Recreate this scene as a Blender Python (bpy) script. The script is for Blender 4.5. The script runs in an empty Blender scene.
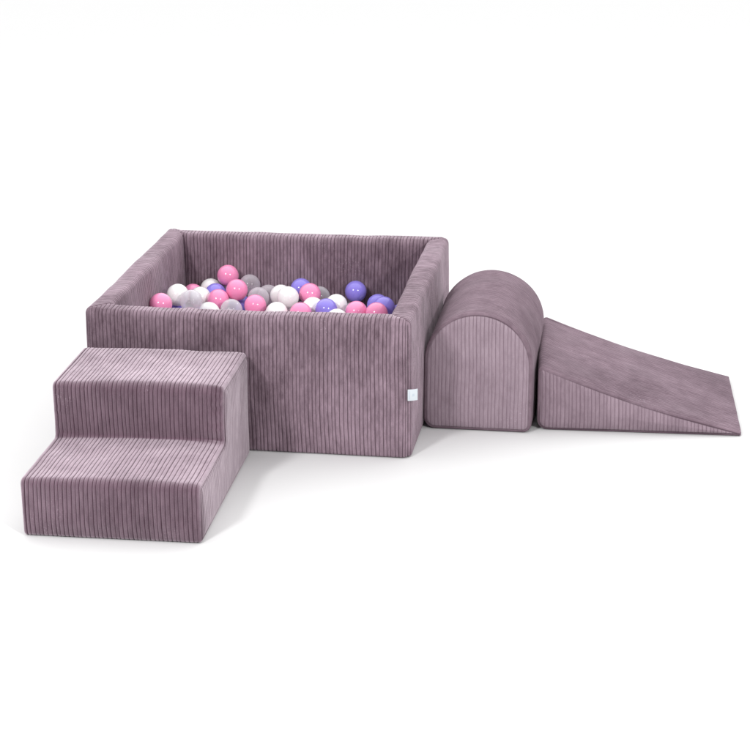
import bpy, math, random
import numpy as np

# ------------------------------------------------------------------ camera
scene = bpy.context.scene
CX, CY, CZ, PITCH, YAW, ROLL = 1.5207, -4.5675, 1.8197, -0.3392, 0.1570, -0.0070
FOCAL_PX, PU, PV = 1824.366, 373.17, 392.43
cam_data = bpy.data.cameras.new("camera")
cam = bpy.data.objects.new("camera", cam_data)
scene.collection.objects.link(cam)
from mathutils import Matrix, Vector
fwd = Vector((-math.sin(YAW) * math.cos(PITCH), math.cos(YAW) * math.cos(PITCH), math.sin(PITCH)))
right = Vector((math.cos(YAW), math.sin(YAW), 0))
up = right.cross(fwd)
r2 = math.cos(ROLL) * right + math.sin(ROLL) * up
u2 = -math.sin(ROLL) * right + math.cos(ROLL) * up
m = Matrix((r2, u2, -fwd)).transposed().to_4x4()
m.translation = (CX, CY, CZ)
cam.matrix_world = m
cam_data.sensor_width = 36.0
cam_data.lens = FOCAL_PX / 750 * 36
cam_data.shift_x = (375 - PU) / 750
cam_data.shift_y = (PV - 375) / 750
cam_data.clip_end = 500
scene.camera = cam

# ------------------------------------------------------------------ world, lamps, exposure
world = bpy.data.worlds.new("World")
scene.world = world
world.use_nodes = True
# white ambient gradient added to brighten tops over fronts: dimmer sides, brightest above
WORLD_SIDE, WORLD_TOP = 0.40, 2.0
wn, wl = world.node_tree.nodes, world.node_tree.links
w_tc = wn.new("ShaderNodeTexCoord")
w_dot = wn.new("ShaderNodeVectorMath"); w_dot.operation = 'DOT_PRODUCT'
w_dot.inputs[1].default_value = (0.0, 0.70, 0.714)      # the brightest part is up and behind the set
w_max = wn.new("ShaderNodeMath"); w_max.operation = 'MAXIMUM'; w_max.inputs[1].default_value = 0.0
w_mad = wn.new("ShaderNodeMath"); w_mad.operation = 'MULTIPLY_ADD'
w_mad.inputs[1].default_value = WORLD_TOP
w_mad.inputs[2].default_value = WORLD_SIDE
wl.new(w_tc.outputs["Generated"], w_dot.inputs[0])
wl.new(w_dot.outputs["Value"], w_max.inputs[0])
wl.new(w_max.outputs[0], w_mad.inputs[0])
wl.new(w_mad.outputs[0], wn["Background"].inputs[1])
wn["Background"].inputs[0].default_value = (1.0, 1.0, 1.0, 1)
scene.view_settings.view_transform = 'Standard'
scene.view_settings.look = 'None'
scene.view_settings.exposure = 0.0
scene.view_settings.gamma = 1.0


def studio_lamp(name, az, el, dist, power, radius):
    """A round studio reflector aimed at the play set; az is measured from the -y axis towards +x."""
    d = bpy.data.lights.new(name, 'AREA')
    d.shape = 'DISK'
    d.size = radius * 2
    d.energy = power
    o = bpy.data.objects.new(name, d)
    a, e = math.radians(az), math.radians(el)
    v = Vector((math.sin(a) * math.cos(e), -math.cos(a) * math.cos(e), math.sin(e)))
    o.location = Vector((0.85, 0.25, 0.2)) + v * dist
    o.rotation_euler = v.to_track_quat('Z', 'Y').to_euler()
    scene.collection.objects.link(o)
    return o


studio_lamp("flash_lamp", -23, 34, 6.0, 150, 0.38)
studio_lamp("flash_lamp", 38, 28, 6.0, 130, 0.18)

# ------------------------------------------------------------------ small helpers
RNG = np.random.default_rng(7)


def waves(n, lo, hi, seed):
    g = np.random.default_rng(seed)
    k = g.normal(size=(n, 3))
    k /= np.linalg.norm(k, axis=1)[:, None]
    k *= g.uniform(lo, hi, n)[:, None]
    return k, g.uniform(0, 2 * np.pi, n)


def wave_noise(P, w):
    k, ph = w
    s = np.zeros(P.shape[:-1])
    for a, b in zip(k, ph):
        s += np.sin(P @ a + b)
    return s / math.sqrt(len(ph) / 2)


def link(name, data, parent=None):
    o = bpy.data.objects.new(name, data)
    scene.collection.objects.link(o)
    if parent is not None:
        o.parent = parent
    return o


def tag(o, label, cat, group=None):
    o["label"] = label
    o["category"] = cat
    if group:
        o["group"] = group
    return o


def thing(name, label, cat, loc=(0, 0, 0), rotz=0.0, group=None):
    o = link(name, None)
    o.location = loc
    o.rotation_euler = (0, 0, rotz)
    return tag(o, label, cat, group)


class Patchwork:
    """Collects grids of points into one smooth mesh with a uv layer (across the wales, along them)."""

    def __init__(self):
        self.v, self.f, self.uv = [], [], []
        self.n = 0

    def grid(self, P, U, V, flip=False):
        nu, nv = P.shape[:2]
        idx = np.arange(nu * nv).reshape(nu, nv)
        q = np.stack([idx[:-1, :-1], idx[1:, :-1], idx[1:, 1:], idx[:-1, 1:]], -1).reshape(-1, 4)
        if flip:
            q = q[:, ::-1]
        flat = P.reshape(-1, 3)
        a = np.linalg.norm(np.cross(flat[q[:, 2]] - flat[q[:, 0]], flat[q[:, 3]] - flat[q[:, 1]]), axis=1)
        q = q[a > 1e-11]
        self.v.append(flat)
        self.f.append(q + self.n)
        self.uv.append(np.stack([U.reshape(-1), V.reshape(-1)], -1))
        self.n += len(flat)

    def build(self, name, mat, parent):
        v = np.concatenate(self.v)
        f = np.concatenate(self.f)
        uv = np.concatenate(self.uv)
        me = bpy.data.meshes.new(name)
        me.vertices.add(len(v))
        me.vertices.foreach_set("co", v.astype(np.float32).ravel())
        me.loops.add(f.size)
        me.loops.foreach_set("vertex_index", f.astype(np.int32).ravel())
        me.polygons.add(len(f))
        me.polygons.foreach_set("loop_start", np.arange(0, f.size, 4, dtype=np.int32))
        me.polygons.foreach_set("use_smooth", np.ones(len(f), dtype=bool))
        me.update(calc_edges=True)
        lay = me.uv_layers.new(name="nap")
        lay.data.foreach_set("uv", uv[f.ravel()].astype(np.float32).ravel())
        me.validate()
        me.materials.append(mat)
        return link(name, me, parent)


def normals_of(P, flip=False):
    du = np.gradient(P, axis=0)
    dv = np.gradient(P, axis=1)
    n = np.cross(du, dv)
    l = np.linalg.norm(n, axis=2, keepdims=True)
    n = n / np.maximum(l, 1e-12)
    return -n if flip else n


PITCH_W = 0.0107      # one wale of the corduroy
AMP = 0.0022          # depth of the furrow between two wales
W_BIG = waves(10, 5, 16, 11)
W_MID = waves(14, 25, 70, 12)
W_WOB = waves(8, 12, 45, 13)


W_DEEP = waves(12, 20, 60, 14)


def wale(u, P, seed):
    """Depth of the pile surface; the furrows open and close along their length."""
    p = np.abs(2 * (u - np.floor(u)) - 1)
    q = P * np.array([1.0, 1.0, 0.5]) + seed
    open_ = np.clip(0.68 + 0.30 * wave_noise(q, W_DEEP), 0.18, 1.1)
    return -AMP * open_ * p ** 4


def uneven(u):
    """Wales are not all the same width."""
    return u + 0.07 * np.sin(u * 1.37 + 0.4) + 0.05 * np.sin(u * 2.71 + 1.9) + 0.03 * np.sin(u * 4.3)



def soften(P, seed):
    off = np.array([seed * 3.1, seed * 1.7, seed * 0.9])
    return 0.0021 * wave_noise(P + off, W_BIG) + 0.0007 * wave_noise(P + off, W_MID)


def wobble(P, seed):
    return 0.085 * wave_noise(P * np.array([0.4, 0.4, 1.0]) + seed, W_WOB)


def rounded_path(pts, radii, closed=True, seg=0.012, arc=7):
    """Points and outward normals along a polygon given clockwise-from-outside order with rounded corners."""
    pts = [np.array(p, float) for p in pts]
    n = len(pts)
    out = []
    for i in range(n):
        p, r = pts[i], radii[i]
        a, b = pts[i - 1] - p, pts[(i + 1) % n] - p
        la, lb = np.linalg.norm(a), np.linalg.norm(b)
        a, b = a / la, b / lb
        ang = math.acos(np.clip(a @ b, -1, 1))
        if r <= 0 or abs(ang - math.pi) < 0.02:
            out.append(p[None])
            continue
        t = r / math.tan(ang / 2)
        c = p + (a + b) / np.linalg.norm(a + b) * r / math.sin(ang / 2)
        s0, s1 = p + a * t - c, p + b * t - c
        a0 = math.atan2(s0[1], s0[0])
        d = math.atan2(s0[0] * s1[1] - s0[1] * s1[0], s0 @ s1)
        th = a0 + d * np.linspace(0, 1, arc)
        out.append(c + r * np.stack([np.cos(th), np.sin(th)], -1))
    poly = np.concatenate(out)
    dense = []
    m = len(poly)
    for i in range(m if closed else m - 1):
        a, b = poly[i], poly[(i + 1) % m]
        k = max(1, int(math.ceil(np.linalg.norm(b - a) / seg)))
        dense.append(a + (b - a) * (np.arange(k) / k)[:, None])
    if not closed:
        dense.append(poly[-1:])
    return np.concatenate(dense)


def path_normals(P, closed=True):
    if closed:
        d = np.roll(P, -1, 0) - np.roll(P, 1, 0)
    else:
        d = np.gradient(P, axis=0)
    d /= np.linalg.norm(d, axis=1)[:, None]
    return np.stack([d[:, 1], -d[:, 0]], -1)


# ------------------------------------------------------------------ materials
def nodes_of(name):
    mt = bpy.data.materials.new(name)
    mt.use_nodes = True
    nt = mt.node_tree
    return mt, nt, nt.nodes["Principled BSDF"]


def corduroy(name, dark, light, sheen=0.6, sheen_tint=(0.92, 0.80, 0.88), sheen_rough=0.35, where_noise=(0, 0, 0)):
    mt, nt, b = nodes_of(name)
    N, L = nt.nodes, nt.links
    uv = N.new("ShaderNodeUVMap"); uv.uv_map = "nap"
    sep = N.new("ShaderNodeSeparateXYZ"); L.new(uv.outputs[0], sep.inputs[0])
    tcn = N.new("ShaderNodeTexCoord")
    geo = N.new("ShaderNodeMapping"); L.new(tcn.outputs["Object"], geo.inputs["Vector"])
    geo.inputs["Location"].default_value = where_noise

    def noise(scale, detail, rough, vec):
        t = N.new("ShaderNodeTexNoise")
        t.inputs["Scale"].default_value = scale
        t.inputs["Detail"].default_value = detail
        t.inputs["Roughness"].default_value = rough
        L.new(vec, t.inputs["Vector"])
        return t.outputs["Fac"]

    def math_node(op, a, bb):
        x = N.new("ShaderNodeMath"); x.operation = op
        for i, s in enumerate((a, bb)):
            if hasattr(s, "default_value"):
                L.new(s, x.inputs[i])
            else:
                x.inputs[i].default_value = s
        return x.outputs[0]

    def ramp(fac, lo, hi):
        x = N.new("ShaderNodeMapRange")
        x.inputs["From Min"].default_value = lo
        x.inputs["From Max"].default_value = hi
        L.new(fac, x.inputs["Value"])
        return x.outputs[0]
    # streaks in the pile: long along a wale, broken across wales
    mp = N.new("ShaderNodeMapping"); L.new(uv.outputs[0], mp.inputs["Vector"])
    mp.inputs["Scale"].default_value = (1.3, 28.0, 1.0)
    streak = noise(1.0, 3, 0.6, mp.outputs[0])
    pm = N.new("ShaderNodeMapping"); L.new(geo.outputs[0], pm.inputs["Vector"])
    pm.inputs["Scale"].default_value = (1.25, 1.25, 0.6)
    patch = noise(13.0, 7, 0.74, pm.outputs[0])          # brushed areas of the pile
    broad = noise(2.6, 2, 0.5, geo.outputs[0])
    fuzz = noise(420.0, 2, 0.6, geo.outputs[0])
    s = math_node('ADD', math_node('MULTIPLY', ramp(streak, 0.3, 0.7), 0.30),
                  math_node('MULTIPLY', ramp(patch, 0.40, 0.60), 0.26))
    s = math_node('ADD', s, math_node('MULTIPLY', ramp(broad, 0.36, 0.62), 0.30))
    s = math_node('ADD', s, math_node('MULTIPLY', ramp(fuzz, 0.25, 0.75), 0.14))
    # furrow between two wales: bare ground weave, with groove shade deepened in its colour
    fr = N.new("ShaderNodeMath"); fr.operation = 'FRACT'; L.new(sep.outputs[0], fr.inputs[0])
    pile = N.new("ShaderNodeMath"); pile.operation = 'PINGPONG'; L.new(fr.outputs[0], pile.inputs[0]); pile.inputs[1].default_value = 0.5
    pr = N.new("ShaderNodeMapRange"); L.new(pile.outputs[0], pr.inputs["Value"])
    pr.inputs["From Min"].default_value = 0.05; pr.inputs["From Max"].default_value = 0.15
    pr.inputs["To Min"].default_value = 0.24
    brushed = math_node('MULTIPLY', math_node('ADD', math_node('MULTIPLY', s, 0.62), 0.62), sheen)
    L.new(math_node('MULTIPLY', pr.outputs[0], brushed), b.inputs["Sheen Weight"])
    tone = N.new("ShaderNodeMix"); tone.data_type = 'RGBA'
    L.new(s, tone.inputs["Factor"])
    tone.inputs["A"].default_value = (*dark, 1)
    tone.inputs["B"].default_value = (*light, 1)
    # pale lint specks and crushed tufts, in a few places only
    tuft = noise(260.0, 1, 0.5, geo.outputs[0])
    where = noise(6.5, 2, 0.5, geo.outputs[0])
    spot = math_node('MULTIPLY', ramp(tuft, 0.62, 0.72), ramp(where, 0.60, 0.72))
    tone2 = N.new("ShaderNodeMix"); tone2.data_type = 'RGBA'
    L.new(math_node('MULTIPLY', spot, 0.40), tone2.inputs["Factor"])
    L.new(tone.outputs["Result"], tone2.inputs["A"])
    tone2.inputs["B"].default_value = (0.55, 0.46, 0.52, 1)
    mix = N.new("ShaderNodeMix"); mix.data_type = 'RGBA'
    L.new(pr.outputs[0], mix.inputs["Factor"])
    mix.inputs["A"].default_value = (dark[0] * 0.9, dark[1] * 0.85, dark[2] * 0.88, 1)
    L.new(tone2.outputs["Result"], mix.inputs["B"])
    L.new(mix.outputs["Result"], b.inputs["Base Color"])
    b.inputs["Roughness"].default_value = 0.85
    b.inputs["Specular IOR Level"].default_value = 0.12
    b.inputs["Sheen Roughness"].default_value = sheen_rough
    b.inputs["Sheen Tint"].default_value = (*sheen_tint, 1)
    bump = N.new("ShaderNodeBump")
    bump.inputs["Strength"].default_value = 0.35
    bump.inputs["Distance"].default_value = 0.002
    L.new(fuzz, bump.inputs["Height"])
    L.new(bump.outputs[0], b.inputs["Normal"])
    return mt


CORD = corduroy("mauve_corduroy", (0.054, 0.031, 0.042), (0.355, 0.257, 0.311), sheen=0.55, sheen_rough=0.40, where_noise=(1.4, 6, 9))  # noise offset picked so the pit front turns darker towards its left
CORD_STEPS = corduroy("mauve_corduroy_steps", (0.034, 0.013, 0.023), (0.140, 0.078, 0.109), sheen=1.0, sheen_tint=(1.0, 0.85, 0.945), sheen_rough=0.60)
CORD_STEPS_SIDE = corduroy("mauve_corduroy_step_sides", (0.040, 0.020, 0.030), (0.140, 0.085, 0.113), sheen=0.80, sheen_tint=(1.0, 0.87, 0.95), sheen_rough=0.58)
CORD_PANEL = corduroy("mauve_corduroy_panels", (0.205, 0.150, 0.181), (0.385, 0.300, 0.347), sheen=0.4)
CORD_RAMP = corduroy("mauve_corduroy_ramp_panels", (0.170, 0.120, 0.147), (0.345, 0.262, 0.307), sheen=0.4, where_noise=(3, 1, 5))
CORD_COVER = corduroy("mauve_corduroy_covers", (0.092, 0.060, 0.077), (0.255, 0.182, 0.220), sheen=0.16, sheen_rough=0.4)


def plastic(name, col, rough=0.16, sss=0.0):
    mt, nt, b = nodes_of(name)
    b.inputs["Base Color"].default_value = (*col, 1)
    b.inputs["Roughness"].default_value = rough
    b.inputs["Specular IOR Level"].default_value = 0.5
    if sss:
        b.inputs["Subsurface Weight"].default_value = sss
        b.inputs["Subsurface Radius"].default_value = (0.02, 0.02, 0.02)
        b.inputs["Subsurface Scale"].default_value = 0.3
    return mt


def clear_plastic(name, tint, body):
    """Thin hollow shell: see-through in the middle, denser towards its rim, glossy."""
    mt, nt, b = nodes_of(name)
    N, L = nt.nodes, nt.links
    out = N["Material Output"]
    tr = N.new("ShaderNodeBsdfTransparent"); tr.inputs[0].default_value = (*tint, 1)
    b.inputs["Base Color"].default_value = (*body, 1)
    b.inputs["Roughness"].default_value = 0.12
    lw = N.new("ShaderNodeLayerWeight"); lw.inputs["Blend"].default_value = 0.35
    mr = N.new("ShaderNodeMapRange")
    L.new(lw.outputs["Facing"], mr.inputs["Value"])
    mr.inputs["To Min"].default_value = 0.30
    mr.inputs["To Max"].default_value = 0.85
    mx = N.new("ShaderNodeMixShader")
    L.new(mr.outputs[0], mx.inputs[0])
    L.new(tr.outputs[0], mx.inputs[1])
    L.new(b.outputs[0], mx.inputs[2])
    L.new(mx.outputs[0], out.inputs["Surface"])
    return mt


BALL_MATS = {
    'pink': plastic("pink_plastic", (0.83, 0.265, 0.475)),
    'purple': plastic("purple_plastic", (0.250, 0.205, 0.67)),
    'white': plastic("white_plastic", (0.80, 0.79, 0.79)),
    'clear': clear_plastic("clear_plastic", (0.93, 0.92, 0.94), (0.75, 0.73, 0.77)),
    'grey': clear_plastic("smoky_clear_plastic", (0.92, 0.89, 0.93), (0.68, 0.63, 0.68)),
}

# ------------------------------------------------------------------ the setting
mt_floor, nt, b = nodes_of("white_studio_floor")
b.inputs["Base Color"].default_value = (0.675, 0.675, 0.675, 1)
b.inputs["Roughness"].default_value = 0.9
b.inputs["Specular IOR Level"].default_value = 0.1
fl = bpy.data.meshes.new("floor")
S = 120.0
fl.from_pydata([(-S, -S, 0), (S, -S, 0), (S, S, 0), (-S, S, 0)], [], [(0, 1, 2, 3)])
fl.materials.append(mt_floor)
floor = link("floor", fl)
floor["kind"] = "structure"

# ------------------------------------------------------------------ ball pit
W, H, T = 0.900, 0.393, 0.067
LIFT = 0.001
RC = 0.026
pit = thing("ball_pit", "square open topped mauve corduroy ball pit holding pink, white and purple balls", "ball pit", (0, 0, LIFT))


def pit_wall(k):
    prof = rounded_path([(0.025, 0), (0, 0), (0, H), (T, H), (T, 0.10)], [0, 0.010, 0.020, 0.018, 0], closed=False)
    d0, z0 = prof[:, 0], prof[:, 1]
    n2 = path_normals(prof, closed=False)          # (dn_d, dn_z), pointing to the left of travel
    if n2[np.argmin(np.abs(prof[:, 1] - H / 2) + prof[:, 0])][0] > 0:
        n2 = -n2
    vlen = np.concatenate([[0], np.cumsum(np.linalg.norm(np.diff(prof, axis=0), axis=1))])
    ns = int(W / PITCH_W * 10)
    s = np.linspace(0, W, ns)
    ends = np.concatenate([np.linspace(0, 0.03, 18), W - np.linspace(0, 0.03, 18)])
    s = np.unique(np.round(np.concatenate([s, ends]), 6))
    Sg, Dg = np.meshgrid(s, d0, indexing='ij')
    Zg = np.broadcast_to(z0, Sg.shape)
    Nd = np.broadcast_to(n2[:, 0], Sg.shape)
    Nz = np.broadcast_to(n2[:, 1], Sg.shape)
    A = np.minimum(Sg - Dg, W - Dg - Sg)            # distance from the mitre seam
    dist = np.maximum(A, 0)
    # displacement along the profile normal
    Sc = np.clip(Sg, Dg, W - Dg)
    side = np.array([0, 1, 2, 3][k])
    P0 = np.stack([Sc, Dg, Zg], -1)
    u = uneven(Sc / PITCH_W) + wobble(P0, k * 2.3)
    disp = wale(u, P0, k) * np.clip(dist / 0.004, 0.15, 1)
    disp = disp + 0.6 * soften(P0, k) * np.clip(dist / 0.03, 0, 1) * np.clip(Zg / 0.05, 0, 1)
    disp = disp - 0.0035 * np.exp(-(dist / 0.0035) ** 2)
    puff = 0.006 * np.clip(np.sin(np.pi * np.clip(Zg / H, 0, 1)), 0, 1) * np.sin(np.pi * np.clip(Sc / W, 0, 1)) ** 0.5
    disp = disp + puff * np.abs(Nd)
    # slight sag of the long top edge
    D2 = Dg + Nd * disp
    Z2 = np.maximum(Zg + Nz * disp - 0.004 * np.sin(np.pi * Sc / W) * (Zg / H) ** 4, 0.0)
    # ring with rounded outer corners
    rho = np.maximum(RC - D2, 0.0)
    X = Sc.copy()
    Y = D2.copy()
    for end in (0, 1):
        a = (Sc - Dg) if end == 0 else (W - Dg - Sc)
        mk = (a < rho) & (rho > 1e-6)
        th = np.pi / 4 * (1 - np.clip(a / np.maximum(rho, 1e-9), 0, 1))
        along = RC - rho * np.sin(th)
        inw = RC - rho * np.cos(th)
        X = np.where(mk, along if end == 0 else W - along, X)
        Y = np.where(mk, inw, Y)
    # keep both walls meeting at the mitre
    X = np.where(X < W / 2, np.where(dist <= 1e-9, np.maximum(Y, 0), X), np.where(dist <= 1e-9, W - np.maximum(Y, 0), X))
    P = [np.stack([X, Y, Z2], -1), np.stack([W - Y, X, Z2], -1), np.stack([W - X, W - Y, Z2], -1), np.stack([Y, W - X, Z2], -1)][k]
    pw = Patchwork()
    pw.grid(P, u + 7.0 * k, np.broadcast_to(vlen, u.shape) + 3.7 * k, flip=True)
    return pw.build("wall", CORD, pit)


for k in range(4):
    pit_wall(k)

# the padded bottom inside the pit
MAT_Z = 0.136
pw = Patchwork()
xs = np.linspace(T - 0.004, W - T + 0.004, 40)
X, Y = np.meshgrid(xs, xs, indexing='ij')
P = np.stack([X, Y, np.full_like(X, MAT_Z)], -1)
pw.grid(P, X / PITCH_W, Y)
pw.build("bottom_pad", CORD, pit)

# woven tag in the corner seam
mt_tag, nt, b = nodes_of("white_woven_tag")
N, L = nt.nodes, nt.links
tc = N.new("ShaderNodeUVMap"); tc.uv_map = "nap"
sp = N.new("ShaderNodeSeparateXYZ"); L.new(tc.outputs[0], sp.inputs[0])


def band(sock, c, w):
    a = N.new("ShaderNodeMath"); a.operation = 'SUBTRACT'; L.new(sock, a.inputs[0]); a.inputs[1].default_value = c
    a2 = N.new("ShaderNodeMath"); a2.operation = 'ABSOLUTE'; L.new(a.outputs[0], a2.inputs[0])
    a3 = N.new("ShaderNodeMath"); a3.operation = 'LESS_THAN'; L.new(a2.outputs[0], a3.inputs[0]); a3.inputs[1].default_value = w
    return a3.outputs[0]


def both(a, bb, op='MULTIPLY'):
    x = N.new("ShaderNodeMath"); x.operation = op; L.new(a, x.inputs[0]); L.new(bb, x.inputs[1]); return x.outputs[0]


line = both(band(sp.outputs[0], 0.2, 0.05), band(sp.outputs[1], 0.5, 0.36))
mark = both(band(sp.outputs[0], 0.58, 0.11), band(sp.outputs[1], 0.5, 0.12))
mk = both(line, mark, 'MAXIMUM')
mx = N.new("ShaderNodeMix"); mx.data_type = 'RGBA'
L.new(mk, mx.inputs["Factor"])
mx.inputs["A"].default_value = (0.57, 0.61, 0.65, 1)
mx.inputs["B"].default_value = (0.48, 0.54, 0.60, 1)
L.new(mx.outputs["Result"], b.inputs["Base Color"])
b.inputs["Roughness"].default_value = 0.6
pw = Patchwork()
uu, vv = np.meshgrid(np.linspace(0, 1, 9), np.linspace(0, 1, 7), indexing='ij')


def tag_surface(off):
    x = 0.892 + 0.0255 * uu
    y = -0.0045 + 0.010 * uu ** 2.0 - 0.0012 * np.sin(np.pi * vv) + off
    z = 0.169 + 0.0320 * vv + 0.0006 * uu
    return np.stack([x, y, z], -1)


f_, b_ = tag_surface(0.0), tag_surface(0.0009)
pw.grid(f_, uu, vv)
pw.grid(b_, uu, vv, flip=True)
for sl in ((0, slice(None)), (-1, slice(None)), (slice(None), 0), (slice(None), -1)):
    e = np.stack([f_[sl], b_[sl]], 0)
    pw.grid(e, np.zeros(e.shape[:2]), np.zeros(e.shape[:2]))
tg = pw.build("care_tag", mt_tag, pit)
tg["label"] = "small white woven tag sewn into the front corner seam"


# ------------------------------------------------------------------ stuffed blocks: a cover strip and two side panels
def block(root, path, depth, to3d, mat, panel_mat, cover_name, panel_name, seed, splits=(), re=0.009, wrinkle=None, cover_puff=0.005, panel_puff=0.0045, panel_amp=1.0, cover_amp=1.0):
    nrm = path_normals(path)
    c = path.mean(0)
    # outward normals: the path runs so that the outside is on one side; pick the sign by the signed area
    area = 0.5 * np.sum(path[:, 0] * np.roll(path[:, 1], -1) - np.roll(path[:, 0], -1) * path[:, 1])
    if area < 0:
        nrm = -nrm
    ring = np.concatenate([path, path[:1]])
    nr = np.concatenate([nrm, nrm[:1]])
    vlen = np.concatenate([[0], np.cumsum(np.linalg.norm(np.diff(ring, axis=0), axis=1))])
    nmid = int(depth / PITCH_W * 10)
    ph = np.linspace(0, np.pi / 2, 7)
    e_end = re * (1 - np.cos(ph))
    i_end = re * (1 - np.sin(ph))
    mid = np.linspace(re, depth - re, nmid)[1:-1]
    e = np.concatenate([e_end, mid, depth - e_end[::-1]])
    ins = np.concatenate([i_end, np.zeros(len(mid)), i_end[::-1]])
    E_, _ = np.meshgrid(e, vlen, indexing='ij')
    I_ = np.broadcast_to(ins[:, None], E_.shape)
    base = ring[None] - nr[None] * I_[..., None]
    P0 = to3d(base[..., 0], base[..., 1], E_)
    edge = np.minimum(E_, depth - E_)
    u = uneven(E_ / PITCH_W) + wobble(P0, seed)
    zz = P0[..., 2]
    keep = np.clip(zz / 0.04, 0, 1)
    disp = cover_amp * wale(u, P0, seed) * np.clip(edge / 0.008, 0, 1) - 0.0016 * np.exp(-((edge - 0.012) / 0.0013) ** 2) + soften(P0, seed) * keep * np.clip(edge / 0.02, 0, 1)
    disp = disp + cover_puff * np.sin(np.pi * E_ / depth) ** 0.7 * keep
    if wrinkle is not None:
        disp = disp + wrinkle(P0, E_, base)
    b2 = base + nr[None] * disp[..., None]
    P = to3d(b2[..., 0], b2[..., 1], E_)
    P[..., 2] = np.maximum(P[..., 2], 0.0)
    pw = Patchwork()
    n = normals_of(P0)
    probe = to3d((ring + nr * 0.01)[None, :, 0], (ring + nr * 0.01)[None, :, 1], np.full((1, len(ring)), depth / 2)) - to3d(ring[None, :, 0], ring[None, :, 1], np.full((1, len(ring)), depth / 2))
    flip = np.sum(n[len(e) // 2] * probe[0]) < 0
    pw.grid(P, u + seed * 11.0, np.broadcast_to(vlen, u.shape) + seed * 5.0, flip=flip)
    pw.build(cover_name, mat, root)
    # side panels
    inner = path - nrm * (re * 1.0)
    h0, h1 = inner[:, 0].min(), inner[:, 0].max()
    cols = np.linspace(h0 + 1e-5, h1 - 1e-5, int((h1 - h0) / PITCH_W * 10))
    extra = []
    for sx in splits:
        extra += [sx - 2e-5, sx + 2e-5]
    near = np.concatenate([h0 + 1e-5 + np.geomspace(2e-4, 0.012, 12), h1 - 1e-5 - np.geomspace(2e-4, 0.012, 12)])
    cols = np.unique(np.concatenate([cols, extra, near]))
    a, bb = inner, np.roll(inner, -1, 0)
    zlo, zhi = np.zeros(len(cols)), np.zeros(len(cols))
    for i, h in enumerate(cols):
        mkk = ((a[:, 0] - h) * (bb[:, 0] - h) <= 0) & (np.abs(a[:, 0] - bb[:, 0]) > 1e-9)
        z = a[mkk, 1] + (h - a[mkk, 0]) / (bb[mkk, 0] - a[mkk, 0]) * (bb[mkk, 1] - a[mkk, 1])
        zlo[i], zhi[i] = z.min(), z.max()
    tt = np.concatenate([np.linspace(0, 0.06, 6)[:-1], np.linspace(0.06, 0.94, 26), np.linspace(0.94, 1, 6)[1:]])
    Hc = np.broadcast_to(cols[:, None], (len(cols), len(tt)))
    Zc = zlo[:, None] + (zhi - zlo)[:, None] * tt[None]
    pts = np.stack([Hc.ravel(), Zc.ravel()], -1)
    dist = np.full(len(pts), 1e9)
    for p, q in zip(a, bb):                         # distance to the seam outline
        d = q - p
        w = np.clip(((pts - p) @ d) / max(d @ d, 1e-12), 0, 1)
        dist = np.minimum(dist, np.linalg.norm(pts - p - w[:, None] * d, axis=1))
    dist = dist.reshape(Hc.shape)
    for end in (0, 1):
        u = uneven(Hc / PITCH_W)
        P0 = to3d(Hc, Zc, np.full(Hc.shape, 0.0 if end == 0 else depth))
        u = u + wobble(P0, seed + 4 + end)
        disp = panel_amp * wale(u, P0, seed + end) * np.clip(dist / 0.006, 0, 1) - 0.0012 * np.exp(-(dist / 0.002) ** 2)
        disp = disp + panel_puff * (1 - np.exp(-dist / (0.012 if panel_puff < 0.006 else 0.025))) + soften(P0, seed + 6 + end) * np.clip(dist / 0.03, 0, 1)
        P = to3d(Hc, Zc, np.full(Hc.shape, 0.0 if end == 0 else depth) + disp * (-1 if end == 0 else 1))
        n = normals_of(P0)
        out = to3d(np.zeros((1, 1)), np.zeros((1, 1)), np.array([[-1.0 if end == 0 else 1.0]])) - to3d(np.zeros((1, 1)), np.zeros((1, 1)), np.zeros((1, 1)))
        pw = Patchwork()
        pw.grid(P, u + 3.0 * end + seed, Zc + 2.0 * end, flip=np.sum(n[n.shape[0] // 2, n.shape[1] // 2] * out[0, 0]) < 0)
        pw.build(panel_name, panel_mat, root)


# steps
SW, D1, D2, H1, H2 = 0.4476, 0.2985, 0.309, 0.150, 0.2951
steps = thing("foam_steps", "two tread mauve corduroy foam steps pushed against the front of the ball pit", "steps",
              (0.0103, -0.0309, LIFT), 0.0252)
path = rounded_path([(-D1 - D2, 0), (-D1 - D2, H1), (-D2, H1), (-D2, H2), (0, H2), (0, 0)],
                    [0.010, 0.018, 0.013, 0.018, 0.020, 0.008])
WR = waves(7, 60, 120, 31)


def step_wrinkles(P0, E_, base):
    near = np.exp(-((SW - E_) / 0.045) ** 2) + 0.4 * np.exp(-(E_ / 0.04) ** 2)
    riser = np.exp(-((base[..., 0] + D2) / 0.012) ** 2)
    z = P0[..., 2]
    folds = np.sin(z * 290 + E_ * 22) + 0.7 * np.sin(z * 173 + 1.1 - E_ * 15)
    return 0.0036 * folds * near * riser * np.clip(np.minimum(E_, SW - E_) / 0.01, 0, 1)


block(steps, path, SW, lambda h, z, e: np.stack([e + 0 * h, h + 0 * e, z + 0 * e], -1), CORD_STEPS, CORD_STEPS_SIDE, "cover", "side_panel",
      1.0, splits=(-D2 + 0.009,), wrinkle=step_wrinkles, panel_amp=0.3, cover_amp=0.85)

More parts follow.
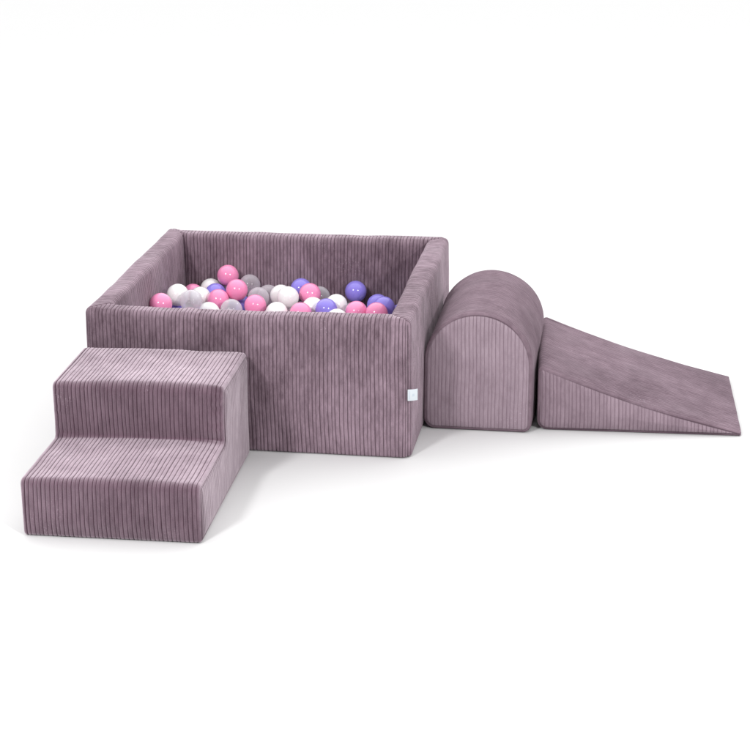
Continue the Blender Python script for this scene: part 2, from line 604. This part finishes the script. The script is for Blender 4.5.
# arch
AW, AD, AH = 0.3056, 0.454, 0.3476
arch = thing("foam_arch", "round topped mauve corduroy foam arch block between the ball pit and the ramp", "foam arch",
             (0.9020, 0.2420, LIFT), -0.0017)
R = AW / 2
th = np.linspace(0, np.pi, 61)
arc = np.stack([R + R * np.cos(th), AH - R + R * np.sin(th)], -1)
pts = [(0, 0), (AW, 0)] + [tuple(p) for p in arc]
path = rounded_path(pts, [0.034, 0.024] + [0] * len(arc))
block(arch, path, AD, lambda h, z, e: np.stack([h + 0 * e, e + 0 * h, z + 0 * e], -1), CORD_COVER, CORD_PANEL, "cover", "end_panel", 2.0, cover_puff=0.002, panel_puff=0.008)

# ramp
RL, RD, RH = 0.5690, 0.488, 0.1910
ramp = thing("foam_ramp", "low wedge shaped mauve corduroy foam ramp sloping down beside the arch block", "foam ramp",
             (1.2220, 0.274, LIFT), 0.043)
tp = np.linspace(0, 1, 14)
top = [(RL * t, RH + (0.012 - RH) * t - 0.014 * math.sin(math.pi * t)) for t in tp]
path = rounded_path([(0, 0)] + top + [(RL, 0)], [0.030, 0.012] + [0] * 12 + [0.004, 0.003])
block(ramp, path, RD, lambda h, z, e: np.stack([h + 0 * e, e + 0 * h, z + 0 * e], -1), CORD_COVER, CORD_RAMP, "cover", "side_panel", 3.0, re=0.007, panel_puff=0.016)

# ------------------------------------------------------------------ balls
RB = 0.0335
BALLS = [
    ('pink', (0.1045, 0.4068, 0.2869), 'pink ball nearest the left inner wall, leftmost ball of the heap'),
    ('white', (0.1277, 0.5138, 0.2850), 'white ball touching the right side of the leftmost pink ball'),
    ('pink', (0.1156, 0.7370, 0.2212), 'pink ball peeping out behind two white balls near the left wall'),
    ('purple', (0.1045, 0.5550, 0.2376), 'sliver of purple ball showing low between leftmost pink ball and the clear ball'),
    ('clear', (0.1794, 0.4714, 0.2808), 'clear see-through ball in front of two white balls near the left wall'),
    ('white', (0.1524, 0.6816, 0.2291), 'white ball partly hidden behind the right edge of the left clear ball'),
    ('white', (0.2121, 0.5488, 0.2218), 'white ball barely showing over the front rim between left clear ball and pink ball'),
    ('purple', (0.1876, 0.7385, 0.2252), 'purple ball tucked under the left side of the topmost pink ball'),
    ('white', (0.1576, 0.7984, 0.2229), 'white ball hidden behind the purple ball beside the topmost pink ball'),
    ('pink', (0.2152, 0.6582, 0.2304), 'pink ball directly in front of the purple ball under the topmost pink ball'),
    ('pink', (0.2175, 0.7837, 0.2732), 'topmost pink ball, the highest ball of the whole heap'),
    ('pink', (0.2657, 0.6959, 0.2533), 'pink ball just below right of the topmost pink ball, before a smoky ball'),
    ('grey', (0.2827, 0.7985, 0.2406), 'smoky see-through ball by the back wall, just right of topmost pink ball'),
    ('purple', (0.2656, 0.7295, 0.1953), "purple ball showing low in a gap between two pink balls, left of heap's middle"),
    ('clear', (0.2717, 0.5905, 0.2211), 'clear bluish ball sunk at the front rim before a small purple ball'),
    ('pink', (0.3380, 0.6261, 0.2273), 'pink ball at the front rim directly in front of a smoky see-through ball'),
    ('grey', (0.3324, 0.6966, 0.2302), 'smoky see-through ball right behind the pink ball at the front rim'),
    ('grey', (0.3499, 0.7606, 0.2202), 'smoky see-through ball between another smoky ball and a pair of white balls'),
    ('white', (0.3988, 0.7172, 0.2347), 'rear white ball of the two overlapping white balls in mid heap'),
    ('white', (0.4325, 0.6604, 0.2468), 'front white ball of the two overlapping white balls, touching a pink ball'),
    ('white', (0.4160, 0.5692, 0.2238), 'white ball low at front rim below the two overlapping white balls'),
    ('purple', (0.4518, 0.7709, 0.2421), 'purple ball behind the pink ball in the middle of the heap'),
    ('pink', (0.4900, 0.7159, 0.2434), 'large looking pink ball in mid heap in front of a purple ball'),
    ('clear', (0.5039, 0.7985, 0.2102), 'clear ball almost hidden behind the right edge of the mid heap pink ball'),
    ('pink', (0.4881, 0.5742, 0.2237), 'pink ball low at the front rim below the mid heap pink ball'),
    ('white', (0.5115, 0.6493, 0.2194), 'white ball mostly hidden behind the left side of the purple rim ball'),
    ('purple', (0.5607, 0.6051, 0.2298), 'purple ball at the front rim with a white ball behind its right shoulder'),
    ('white', (0.5802, 0.6709, 0.2252), 'white ball behind the purple rim ball, left of the lone tall purple ball'),
    ('purple', (0.6188, 0.7980, 0.2326), 'purple ball standing tall against the back wall, highest of the purple balls'),
    ('pink', (0.6513, 0.6132, 0.2232), 'pink ball at the front rim directly below the tallest purple ball'),
    ('purple', (0.7002, 0.7207, 0.2152), "rear purple ball of the two overlapping at the heap's right end"),
    ('purple', (0.7278, 0.6606, 0.2262), 'front purple ball of the two overlapping, nearest the right inner wall'),
    ('pink', (0.7157, 0.5947, 0.2267), 'rightmost pink ball, in front of the two overlapping purple balls'),
    ('white', (0.6072, 0.5256, 0.2231), "sliver of white ball at the front rim under the purple ball's right side"),
]


def ball_mesh(mat):
    import bmesh
    bm = bmesh.new()
    bmesh.ops.create_uvsphere(bm, u_segments=48, v_segments=28, radius=RB)
    for v in bm.verts:                              # moulding seam round the middle, two small pole pips
        z = v.co.z / RB
        v.co *= 1 + 0.006 * math.exp(-(z / 0.03) ** 2)
    me = bpy.data.meshes.new("ball")
    for f in bm.faces:
        f.smooth = True
    bm.to_mesh(me)
    bm.free()
    me.materials.append(mat)
    return me


MESH = {c: ball_mesh(mt) for c, mt in BALL_MATS.items()}
rnd = random.Random(5)
placed = []


def put_ball(c, p, label, group):
    o = link("ball", MESH[c])
    o.location = (p[0], p[1], p[2])
    o.rotation_euler = [rnd.uniform(0, 6.28) for _ in range(3)]
    placed.append(p)
    return tag(o, label, "ball", group)


for c, p, label in BALLS:
    put_ball(c, p, label, "plastic balls on top of the heap")

# the lower layer the heap lies on
WORDS = {'pink': 'pink', 'purple': 'purple', 'white': 'white', 'clear': 'clear see-through', 'grey': 'smoky see-through'}
tries = 0
low = 0
for c, p in (('white', BALLS[0][1]), ('pink', BALLS[1][1]), ('purple', BALLS[4][1])):   # the raised left end rests on these
    for dz in (0.0675, 0.113):
        q = (max(p[0], T + 0.04), p[1] + (0.0 if dz < 0.1 else 0.048), max(p[2] - dz, MAT_Z + RB + 0.001))
        if all(sum((a - b) ** 2 for a, b in zip(q, o)) > (1.97 * RB) ** 2 for o in placed):
            put_ball(c, q, WORDS[c] + " plastic ball lying low in the pit underneath the heap", "plastic balls low in the pit")
while low < 70 and tries < 20000:
    tries += 1
    p = (rnd.uniform(T + 0.040, W - T - 0.040), rnd.uniform(0.30, W - T - 0.040), MAT_Z + RB + 0.001)
    if all((p[0] - q[0]) ** 2 + (p[1] - q[1]) ** 2 + (p[2] - q[2]) ** 2 > (2 * RB) ** 2 for q in placed):
        c = rnd.choice(['pink', 'pink', 'white', 'white', 'purple', 'grey', 'clear'])
        put_ball(c, p, WORDS[c] + " plastic ball lying low in the pit underneath the heap", "plastic balls low in the pit")
        low += 1
